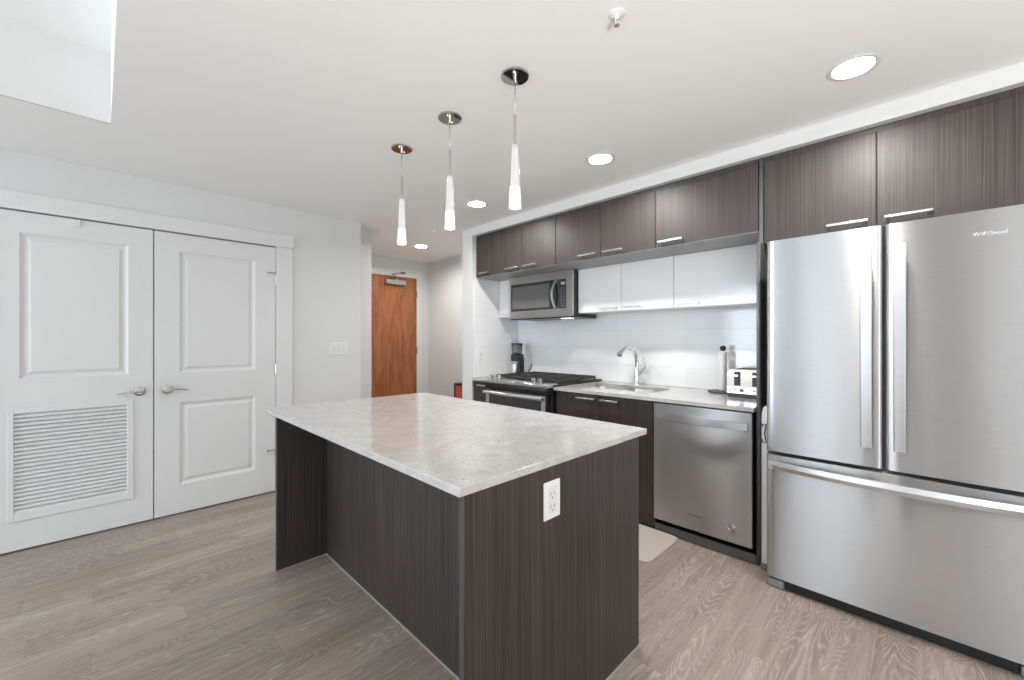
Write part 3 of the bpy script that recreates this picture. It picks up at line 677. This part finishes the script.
# ------------------------------------------------------------------ microwave
MX, MY0, MY1, MZ0, MZ1 = 2.935, 2.188, 2.972, 1.480, 1.906
r = thing('microwave', 'stainless over-range microwave under the dark wall cabinets', 'microwave', (3.1, (MY0 + MY1) / 2, MZ0))
MB().box(MX + 0.03, XB - 0.012, MY0, MY1, MZ0 + 0.004, MZ1, 0.003, 1).build('body', BLACK, r)
f = MB()                                        # steel face frame
WA, WB, WZA, WZB = MY0 + 0.065, MY1 - 0.022, MZ0 + 0.085, MZ1 - 0.075
for y0, y1, z0, z1 in ((MY0, MY1, WZB, MZ1), (MY0, MY1, MZ0 + 0.012, WZA), (MY0, WA, WZA, WZB), (WB, MY1, WZA, WZB)): f.box(MX, MX + 0.028, y0, y1, z0, z1, 0.001, 1)
f.build('front_frame', STEEL, r)
dd = MB().box(MX + 0.002, MX + 0.026, WA + 0.085, WB, WZA, WZB).build('door', BGLASS, r)
MB().box(MX + 0.0008, MX + 0.0015, WA + 0.195, WB - 0.020, WZA + 0.020, WZB - 0.028).build('window', GGLASS, dd)
cp = MB().box(MX + 0.002, MX + 0.026, WA, WA + 0.083, WZA, WZB).build('control_panel', BGLASS, r)
kb = MB()
for i in range(4):
    for j in range(9): kb.box(MX + 0.0005, MX + 0.0018, WA + 0.010 + i * 0.016, WA + 0.021 + i * 0.016, WZA + 0.016 + j * 0.020, WZA + 0.027 + j * 0.020)
kb.build('keypad', LETTERD, cp)
MB().box(MX + 0.0005, MX + 0.0018, WA + 0.014, WA + 0.058, WZB - 0.052, WZB - 0.030).build('display', DISP, cp)
h = MB(); ls = []
for k in range(13):
    t = k / 12; z = WZA + 0.006 + (WZB - WZA - 0.018) * t; x = MX - 0.012 - 0.034 * (1 - (2 * t - 1) ** 2); y = WA + 0.118 + 0.014 * (1 - (2 * t - 1) ** 2)
    ls.append([(x, y - 0.012, z), (x, y + 0.012, z), (x + 0.012, y + 0.012, z), (x + 0.012, y - 0.012, z)])
h.loops(ls)
for z in (WZA + 0.014, WZB - 0.02): h.box(MX - 0.012, MX + 0.0018, WA + 0.108, WA + 0.132, z - 0.01, z + 0.01)
h.build('handle', STEELH, dd, angle=50)
MB().box(MX + 0.01, MX + 0.028, MY0 + 0.003, MY1 - 0.003, MZ0, MZ0 + 0.011).build('bottom_vent', BLACK, r)
MB().box(MX + 0.12, MX + 0.19, MY0 + 0.12, MY0 + 0.22, MZ0 + 0.0005, MZ0 + 0.0036).build('task_lamp', emit('task_glow', (1.0, 0.96, 0.9), 3.0), r)

# ------------------------------------------------------------------ range
RX, RY0, RY1 = 2.545, 2.130, 2.897
r = thing('range', 'stainless slide-in gas range with black grates under the microwave', 'range', (2.9, (RY0 + RY1) / 2, 0))
MB().box(2.60, XB - 0.012, RY0 + 0.002, RY1 - 0.002, 0.03, 0.872).build('body', BLACK, r)
for y in (RY0 + 0.06, RY1 - 0.06):
    for x in (2.68, 3.22): MB().cyl((x, y, 0.0), (x, y, 0.03), 0.018).build('leveling_foot', BLACK, r)
MB().box(2.606, XB - 0.012, RY0 - 0.000, RY1, 0.900, 0.914, 0.003, 1).build('cooktop', IRON, r)
MB().box(2.62, XB - 0.012, RY0 + 0.002, RY1 - 0.002, 0.872, 0.900).build('cooktop_pan', BLACK, r)
cpn = MB(); cpn.prism_y([(2.520, 0.893), (2.520, 0.912), (2.605, 0.926), (2.66, 0.920), (2.66, 0.9142), (2.606, 0.9142), (2.604, 0.893)], RY0 + 0.001, RY1 - 0.001)
cpo = cpn.build('control_panel', STEEL, r)
MB().prism_y([(2.522, 0.892), (2.603, 0.892), (2.603, 0.830), (2.545, 0.830)], RY0 + 0.004, RY1 - 0.004).build('valve_cover', BLACK, r)
for y in (RY1 - 0.06, RY1 - 0.125, RY1 - 0.175, RY0 + 0.175, RY0 + 0.105):
    k = MB(); ax = Vector((-0.16, 0, 0.985)).normalized(); p = Vector((2.563, y, 0.9196))
    k.sweep([p, p + ax * 0.006, p + ax * 0.0061, p + ax * 0.036, p + ax * 0.040], [0.024, 0.024, 0.021, 0.0185, 0.015], 18); k.build('knob', NICKEL, cpo)
# oven door: steel frame, dark glass
od = MB()
OY0, OY1 = RY0 + 0.035, RY1 - 0.006
for y0, y1, z0, z1 in ((OY0, OY1, 0.785, 0.822), (OY0, OY1, 0.20, 0.27), (OY0, OY0 + 0.045, 0.27, 0.785), (OY1 - 0.045, OY1, 0.27, 0.785)): od.box(RX, RX + 0.045, y0, y1, z0, z1, 0.001, 1)
odo = od.build('oven_door', STEEL, r)
MB().box(RX + 0.004, RX + 0.043, OY0 + 0.045, OY1 - 0.045, 0.27, 0.785).build('oven_window', BGLASS, odo)
h = MB(); h.sweep([(RX - 0.030, OY0 + 0.006, 0.803), (RX - 0.042, (OY0 + OY1) / 2, 0.803), (RX - 0.030, OY1 - 0.006, 0.803)], 0.015, 14)
for y in (OY0 + 0.03, OY1 - 0.03): h.cyl((RX - 0.030, y, 0.803), (RX + 0.001, y, 0.803), 0.012, None, 12)
h.build('handle', STEELH, odo)
dw = MB().box(RX, RX + 0.045, RY0 + 0.006, RY1 - 0.006, 0.045, 0.192, 0.002, 1).build('warming_drawer', STEEL, r)
gw = (RY1 - RY0 - 0.02) / 3
for i in range(3):
    y0 = RY0 + 0.008 + i * (gw + 0.002); y1 = y0 + gw - 0.002; g = MB(); x0, x1 = 2.672, 3.228; b_ = 0.007
    for a, c_ in ((y0, y0 + 2 * b_), (y1 - 2 * b_, y1)): g.box(x0, x1, a, c_, 0.932, 0.952, 0.002, 1)
    for x in (x0, (x0 + x1) / 2 - b_, x1 - 2 * b_): g.box(x, x + 2 * b_, y0 + 2 * b_, y1 - 2 * b_, 0.932, 0.951, 0.002, 1)
    for q in range(1, 6): g.box(x0 + 2 * b_, x1 - 2 * b_, y0 + gw * q / 6 - 0.005, y0 + gw * q / 6 + 0.003, 0.938, 0.9505)
    for xc in (x0 + 0.16, x1 - 0.16):
        for q in range(4):
            a = PI / 4 + q * PI / 2; yc = (y0 + y1) / 2
            g.box(xc - 0.11, xc - 0.035, yc - b_, yc + b_, 0.934, 0.952); g.box(xc + 0.035, xc + 0.11, yc - b_, yc + b_, 0.934, 0.952)
            g.box(xc - b_, xc + b_, y0 + 2 * b_, yc - 0.035, 0.934, 0.952); g.box(xc - b_, xc + b_, yc + 0.035, y1 - 2 * b_, 0.934, 0.952); break
    for x in (x0 + b_, x1 - b_, (x0 + x1) / 2):
        for y in (y0 + b_, y1 - b_): g.box(x - b_, x + b_, y - b_, y + b_, 0.9143, 0.933)
    g.build('grate', IRON, r)
for x, y, s in ((2.84, RY0 + 0.14, .045), (3.13, RY0 + 0.14, .036), (2.98, (RY0 + RY1) / 2, .05), (2.84, RY1 - 0.14, .04), (3.13, RY1 - 0.14, .045)):
    MB().lathe([(s * 1.1, 0), (s * 1.1, 0.006), (s, 0.007), (s, 0.013), (s * 0.8, 0.016)], (x, y, 0.9143), 24).build('burner_cap', IRON, r)

# ------------------------------------------------------------------ coffee grinder
gx, gy, gz = 3.13, 3.055, CZ1
r = thing('coffee_grinder', 'black coffee grinder with steel bin on the short left counter', 'coffee grinder', (gx, gy, gz))
MB().box(gx - 0.055, gx + 0.07, gy - 0.055, gy + 0.055, gz + 0.0005, gz + 0.022, 0.006).build('base', BLACK, r)
MB().box(gx - 0.01, gx + 0.06, gy - 0.052, gy - 0.020, gz + 0.022, gz + 0.19, 0.005).build('column', BLACK, r)
MB().lathe([(0.034, 0), (0.036, 0.004), (0.036, 0.105), (0.033, 0.11)], (gx - 0.012, gy + 0.018, gz + 0.0225), 24).build('catch_bin', STEELH, r)
MB().box(gx - 0.055, gx + 0.06, gy - 0.05, gy + 0.045, gz + 0.155, gz + 0.235, 0.014, 3).build('burr_housing', BLACK, r)
hp_ = MB().lathe([(0.046, 0), (0.056, 0.012), (0.060, 0.085), (0.061, 0.095)], (gx, gy, gz + 0.2355), 28).build('hopper', SMOKE, r)
MB().lathe([(0.064, 0), (0.064, 0.014), (0.058, 0.018)], (gx, gy, gz + 0.331), 28).build('lid', BLACK, hp_)
MB().lathe([(0.013, 0), (0.013, 0.01), (0.010, 0.012)], (gx + 0.058, gy - 0.03, gz + 0.1), 12).build('dial', NICKEL, r)
cx, cy, cz = 3.20, 2.955, CZ1 + 0.005
pts = [(3.16, 3.00, cz), (3.19, 2.97, cz), (3.20, 2.952, cz + 0.02), (3.20, 2.950, cz + 0.05), (3.20, 2.935, cz + 0.09), (3.20, 2.912, cz + 0.125), (3.20, 2.905, cz + 0.10), (3.20, 2.925, cz + 0.065), (3.20, 2.948, cz + 0.045), (3.205, 2.97, cz + 0.03), (3.22, 2.975, cz)]
MB().sweep(pts, 0.0045, 8).build('power_cord', BLACK, r)

# ------------------------------------------------------------------ paper towel holder
px, py = 3.218, 1.039
r = thing('paper_towel_holder', 'upright paper towel holder with thin white roll and black ball top', 'paper towel holder', (px, py, CZ1))
MB().lathe([(0.078, 0.0), (0.080, 0.004), (0.076, 0.013), (0.02, 0.016)], (px - 0.02, py + 0.015, CZ1 + 0.0005), 36).build('base', mat('slate_base', (0.07, 0.07, 0.068), 0.5, var=0.1), r)
MB().lathe([(0.006, 0), (0.006, 0.33)], (px, py, CZ1 + 0.016), 12).build('post', CHROME, r)
MB().lathe([(0.008, 0.0), (0.0265, 0.0), (0.0265, 0.275), (0.008, 0.275)], (px, py, CZ1 + 0.0172), 32).build('towel_roll', PAPER, r)
MB().lathe([(0.004, 0), (0.012, 0.003), (0.0195, 0.013), (0.021, 0.021), (0.0195, 0.030), (0.012, 0.039), (0.003, 0.042)], (px, py, CZ1 + 0.300), 24).build('finial', BLACK, r)

# ------------------------------------------------------------------ toaster
tx0, tx1, ty0, ty1 = 3.00, 3.27, 0.690, 0.946
tz = CZ1
r = thing('toaster', 'polished steel four-slice toaster in the counter corner', 'toaster', ((tx0 + tx1) / 2, (ty0 + ty1) / 2, tz))
MB().box(tx0 + 0.004, tx1 - 0.004, ty0 + 0.006, ty1 - 0.006, tz + 0.0005, tz + 0.024, 0.004).build('base', BLACK, r)
prof = []
for y, z in [(ty0, tz + 0.025), (ty0, tz + 0.155)]: prof.append((y, z))
for k in range(1, 6): a = PI / 2 * k / 5; prof.append((ty0 + 0.03 - 0.03 * math.cos(a), tz + 0.155 + 0.03 * math.sin(a)))
for k in range(0, 6): a = PI / 2 * k / 5; prof.append((ty1 - 0.03 + 0.03 * math.sin(a), tz + 0.155 + 0.03 * math.cos(a)))
prof += [(ty1, tz + 0.025)]
MB().prism_x(prof, tx0 + 0.004, tx1).build('shell', BRASS, r)
fp = MB().box(tx0, tx0 + 0.0035, ty0 + 0.004, ty1 - 0.004, tz + 0.025, tz + 0.072, 0.001, 1).build('control_panel', STEELH, r)
yc = (ty0 + ty1) / 2
for y in (yc - 0.046, yc + 0.062):
    s_ = MB().box(tx0 + 0.001, tx0 + 0.0036, y - 0.019, y + 0.019, tz + 0.078, tz + 0.170, 0.001, 1).build('lever_slot', BLACK, r)
    MB().box(tx0 - 0.022, tx0 + 0.0005, y - 0.012, y + 0.012, tz + 0.140, tz + 0.152, 0.003).build('lever', CHROME, s_)
for y, rr in ((yc + 0.10, 0.006), (yc + 0.075, 0.008), (yc + 0.035, 0.013), (yc - 0.04, 0.008), (yc - 0.08, 0.013)):
    MB().cyl((tx0 - 0.0002, y, tz + 0.048), (tx0 - 0.010, y, tz + 0.048), rr, rr * 0.9, 16).build('knob', GREYP if rr > 0.01 else CHROME, fp)
for x in (tx0 + 0.07, tx0 + 0.115, tx0 + 0.16, tx0 + 0.205):
    MB().box(x - 0.012, x + 0.012, ty0 + 0.05, ty1 - 0.05, tz + 0.1852, tz + 0.1885, 0.001, 1).build('bread_slot', BLACK, r)

# ------------------------------------------------------------------ island
IY0, IY1 = 0.845, 2.545
IX0, IX1, IXB = 0.669, 1.597, 0.958
r = thing('kitchen_island', 'dark grained island with a recessed seating side', 'kitchen island', (1.13, 1.7, 0))
MB().box(IX0, IX1, IY0, IY0 + 0.019, 0.002, 0.8735, 0.001, 1).build('end_panel', LAM, r)
MB().box(IX0 + 0.02, IX1, IY1 - 0.020, IY1, 0.002, 0.8735, 0.001, 1).build('end_panel', LAM, r)
MB().box(IX0 - 0.0012, IX0 - 0.0002, IY0 + 0.0005, IY0 + 0.0185, 0.003, 0.873).build('edge_band', EDGEB, r)
MB().box(IXB, IXB + 0.018, IY0 + 0.020, IY1 - 0.021, 0.002, 0.8735).build('back_panel', LAM, r)
MB().box(IXB + 0.019, IX1 - 0.022, IY0 + 0.020, IY1 - 0.021, 0.10, 0.8735).build('carcass', LAM, r)
MB().box(IXB + 0.019, IX1 - 0.07, IY0 + 0.020, IY1 - 0.021, 0.002, 0.099).build('toe_kick', KICK, r)
nd = 4; wd = (IY1 - IY0 - 0.042) / nd
for i in range(nd):
    a = IY0 + 0.021 + wd * i; d = MB().box(IX1 - 0.021, IX1 - 0.002, a + 0.0015, a + wd - 0.0015, 0.105, 0.868, 0.001, 1).build('door', LAM, r)
    hh = MB(); ya = a + wd - 0.195 if i % 2 == 0 else a + 0.03
    hh.box(IX1 + 0.022, IX1 + 0.030, ya, ya + 0.165, 0.83, 0.84, 0.001, 1)
    for y in (ya + 0.012, ya + 0.153): hh.box(IX1 - 0.0018, IX1 + 0.023, y - 0.006, y + 0.006, 0.83, 0.84)
    hh.build('handle', STEELH, d)
BEAD = mat('caulk_bead', (0.42, 0.40, 0.37), 0.6, var=0.05)
MB().box(IXB - 0.005, IXB - 0.0003, IY0 + 0.0195, IY1 - 0.0205, 0.001, 0.006).box(IX0 + 0.02, IXB - 0.005, IY1 - 0.0255, IY1 - 0.0205, 0.001, 0.006).build('base_bead', BEAD, r)
MB().box(IX0, IX1, IY0 - 0.005, IY0 - 0.0003, 0.001, 0.006).build('base_bead', BEAD, r)
op = MB().box(0.982, 1.062, IY0 - 0.006, IY0 - 0.0003, 0.710, 0.830, 0.003).build('outlet_plate', WPLAST, r); op['label'] = 'white outlet on the dark end panel'
so = MB()
for zc in (0.790, 0.750):
    so.box(1.012, 1.0145, IY0 - 0.0066, IY0 - 0.0058, zc - 0.007, zc + 0.007); so.box(1.029, 1.0315, IY0 - 0.0066, IY0 - 0.0058, zc - 0.006, zc + 0.006); so.cyl((1.022, IY0 - 0.0066, zc - 0.013), (1.022, IY0 - 0.0058, zc - 0.013), 0.003, None, 10)
so.build('socket_slots', WSLOT, op)
MB().box(1.000, 1.044, IY0 - 0.0064, IY0 - 0.0059, 0.727, 0.813).build('receptacle', TRIMM, op)
tag(MB().box(0.652, 1.664, 0.843, 2.575, 0.8745, 0.8995, 0.0025, 2).build('island_countertop', STONE), 'large speckled white stone top on the island', 'countertop')

# mat
m = MB(); ol = rrect(2.205, 2.635, 1.108, 1.95, 0.045, 6)
m.loops([[(x, y, 0.001) for x, y in ol], [(x, y, 0.009) for x, y in ol], [(x + (2.42 - x) * 0.02, y + (1.53 - y) * 0.01, 0.012) for x, y in ol]])
tag(m.build('kitchen_mat', MAT_B), 'beige rounded kitchen mat on the floor by the sink', 'mat')

# red-fronted cabinet in the hall
r = thing('red_cabinet', 'low black-framed cabinet with red front in the hall', 'cabinet', (3.25, 3.90, 0))
rx0, rx1, ry0, ry1 = 3.12, 3.385, 3.66, 4.145
f = MB(); f.box(rx0, rx1, ry0, ry1, 0.722, 0.744, 0.002, 1); f.box(rx0, rx1, ry1 - 0.02, ry1, 0.002, 0.722); f.box(rx0, rx1, ry0, ry0 + 0.02, 0.002, 0.722); f.box(rx1 - 0.015, rx1, ry0 + 0.02, ry1 - 0.02, 0.002, 0.722); f.box(rx0, rx1, ry0 + 0.02, ry1 - 0.02, 0.03, 0.05)
f.build('frame', BLACK, r)
for z0, z1 in ((0.386, 0.718), (0.052, 0.382)):
    d = MB().box(rx0 + 0.004, rx1 - 0.02, ry0 + 0.023, ry1 - 0.023, z0, z1, 0.002, 1).build('drawer', RED, r)
    MB().cyl((rx0 + 0.0038, 3.90, (z0 + z1) / 2), (rx0 - 0.014, 3.90, (z0 + z1) / 2), 0.010).build('knob', BLACK, d)

# ------------------------------------------------------------------ wall plates
r = thing('light_switch', 'white triple rocker light switch right of the closet', 'light switch', (1.575, YCL, 1.14))
MB().box(1.490, 1.660, YCL - 0.006, YCL - 0.0003, 1.140, 1.258, 0.003).build('plate', WPLAST, r)
for x in (1.529, 1.575, 1.621): MB().box(x - 0.0165, x + 0.0165, YCL - 0.009, YCL - 0.0062, 1.166, 1.232, 0.002, 1).build('rocker', TRIMM, r)
r = thing('wall_outlet', 'white outlet on the tiled return wall left of the range', 'outlet', (2.765, YR - 0.01, 1.05))
MB().box(2.730, 2.800, YR - 0.0155, YR - 0.0103, 1.053, 1.167, 0.002).build('plate', WPLAST, r)
for zc in (1.085, 1.135):
    so = MB().box(2.750, 2.780, YR - 0.0168, YR - 0.0156, zc - 0.016, zc + 0.016).build('socket', TRIMM, r)
    MB().box(2.757, 2.7595, YR - 0.0173, YR - 0.0166, zc - 0.006, zc + 0.006).build('slot', GREYP, so); MB().box(2.7705, 2.773, YR - 0.0173, YR - 0.0166, zc - 0.006, zc + 0.006).build('slot', GREYP, so)

# ------------------------------------------------------------------ ceiling lamps
def dlabel(s): return 'round white recessed ceiling light ' + s
DG = 'recessed ceiling lights'
p0 = (2.215, 0.209, ZC)
r = thing('recessed_light', dlabel('in front of the refrigerator cabinets'), 'ceiling light', p0, DG)
MB().lathe([(0.090, -0.0004), (0.088, -0.002), (0.080, -0.003), (0.070, -0.0026), (0.069, -0.0005)], p0, 40, cap0=False, cap1=False).build('trim_ring', TRIMM, r)
MB().lathe([(0.0692, 0.0232), (0.0692, 0.0205), (0.060, 0.020)], p0, 40).build('lens', LAMPG, r)
dup(r, (2.215, 1.433, ZC), dlabel('just right of the largest pendant lamp'))
dup(r, (2.218, 2.635, ZC), dlabel('seen between the two larger pendant lamps'))
dup(r, (2.748, 4.306, ZC), dlabel('in the hall before the brown door'))
PG = 'glass pendant lamps above the island'
def pl_(s): return 'slim tapered glass pendant lamp ' + s
p0 = (1.256, 1.238, ZC)
r = thing('pendant_lamp', pl_('nearest the viewer, largest of the three'), 'pendant lamp', p0, PG)
MB().lathe([(0.060, -0.0005), (0.060, -0.006), (0.057, -0.009)], p0, 48).build('canopy', MIRROR, r)
MB().lathe([(0.0055, -0.034), (0.009, -0.030), (0.009, -0.0092)], p0, 16).build('cord_grip', NICKEL, r)
for dx, dy in ((0.028, 0.02), (-0.028, -0.02)): MB().lathe([(0.004, -0.0145), (0.005, -0.0135), (0.005, -0.0092)], (p0[0] + dx, p0[1] + dy, p0[2]), 12).build('canopy_screw', CHROME, r)
MB().lathe([(0.0016, -0.170), (0.0016, -0.032)], p0, 8).build('cord', NICKEL, r)
MB().lathe([(0.006, -0.304), (0.006, -0.168), (0.003, -0.165)], p0, 14).build('stem', NICKEL, r)
def cone(t): return 0.0165 + (0.0285 - 0.0165) * t
L0, L1 = -0.302, -0.568
def zt(t): return L0 + (L1 - L0) * t
sh = MB().lathe([(cone(t) , zt(t)) for t in (0, 0.25, 0.5, 0.75, 1.0)], p0, 28, cap0=True, cap1=False).build('glass_shade', GLASS, r)
MB().lathe([(0.002, zt(0.005)), (0.0045, zt(0.02)), (0.0055, zt(0.3)), (0.0065, zt(0.655))], p0, 20).build('glass_core', mat('frosted_core', (0.62, 0.62, 0.62), 0.3, bump=0.02, bscale=80), sh)
MB().lathe([(cone(0.66) - 0.002, zt(0.66)), (cone(0.85) - 0.002, zt(0.85)), (cone(0.99) - 0.002, zt(0.985)), (cone(1.0) - 0.008, zt(1.004))], p0, 28).build('frosted_tip', PENDG, sh)
dup(r, (1.258, 1.705, ZC), pl_('in the middle of the three'))
dup(r, (1.260, 2.180, ZC), pl_('in front of the brown entry door'))
p0 = (1.269, 0.754, ZC)
r = thing('fire_sprinkler', 'white fire sprinkler on the ceiling nearer than the pendant lamps', 'sprinkler', p0, 'ceiling fire sprinklers')
MB().lathe([(0.0280, -0.0004), (0.0280, -0.0022), (0.0210, -0.0058), (0.0112, -0.0086)], p0, 32).build('escutcheon', WPLAST, r)
f = MB(); f.lathe([(0.0077, -0.0086), (0.0077, -0.0173), (0.0056, -0.0187)], p0, 16)
for s in (-1, 1): f.sweep([(p0[0] + s * 0.0063, p0[1], p0[2] - 0.0172), (p0[0] + s * 0.0085, p0[1], p0[2] - 0.026), (p0[0] + s * 0.002, p0[1], p0[2] - 0.0389)], 0.0022, 8)
f.build('frame', WPLAST, r)
MB().lathe([(0.0017, -0.0360), (0.0017, -0.0187)], p0, 10).build('heat_bulb', mat('red_bulb', (0.45, 0.03, 0.03), 0.15, var=0.05), r)
MB().lathe([(0.0098, -0.0407), (0.0098, -0.0392), (0.0028, -0.0389)], p0, 20).build('deflector', NICKEL, r)
dup(r, (2.44, 3.58, ZC), 'small fire sprinkler on the far ceiling beside the hall light')
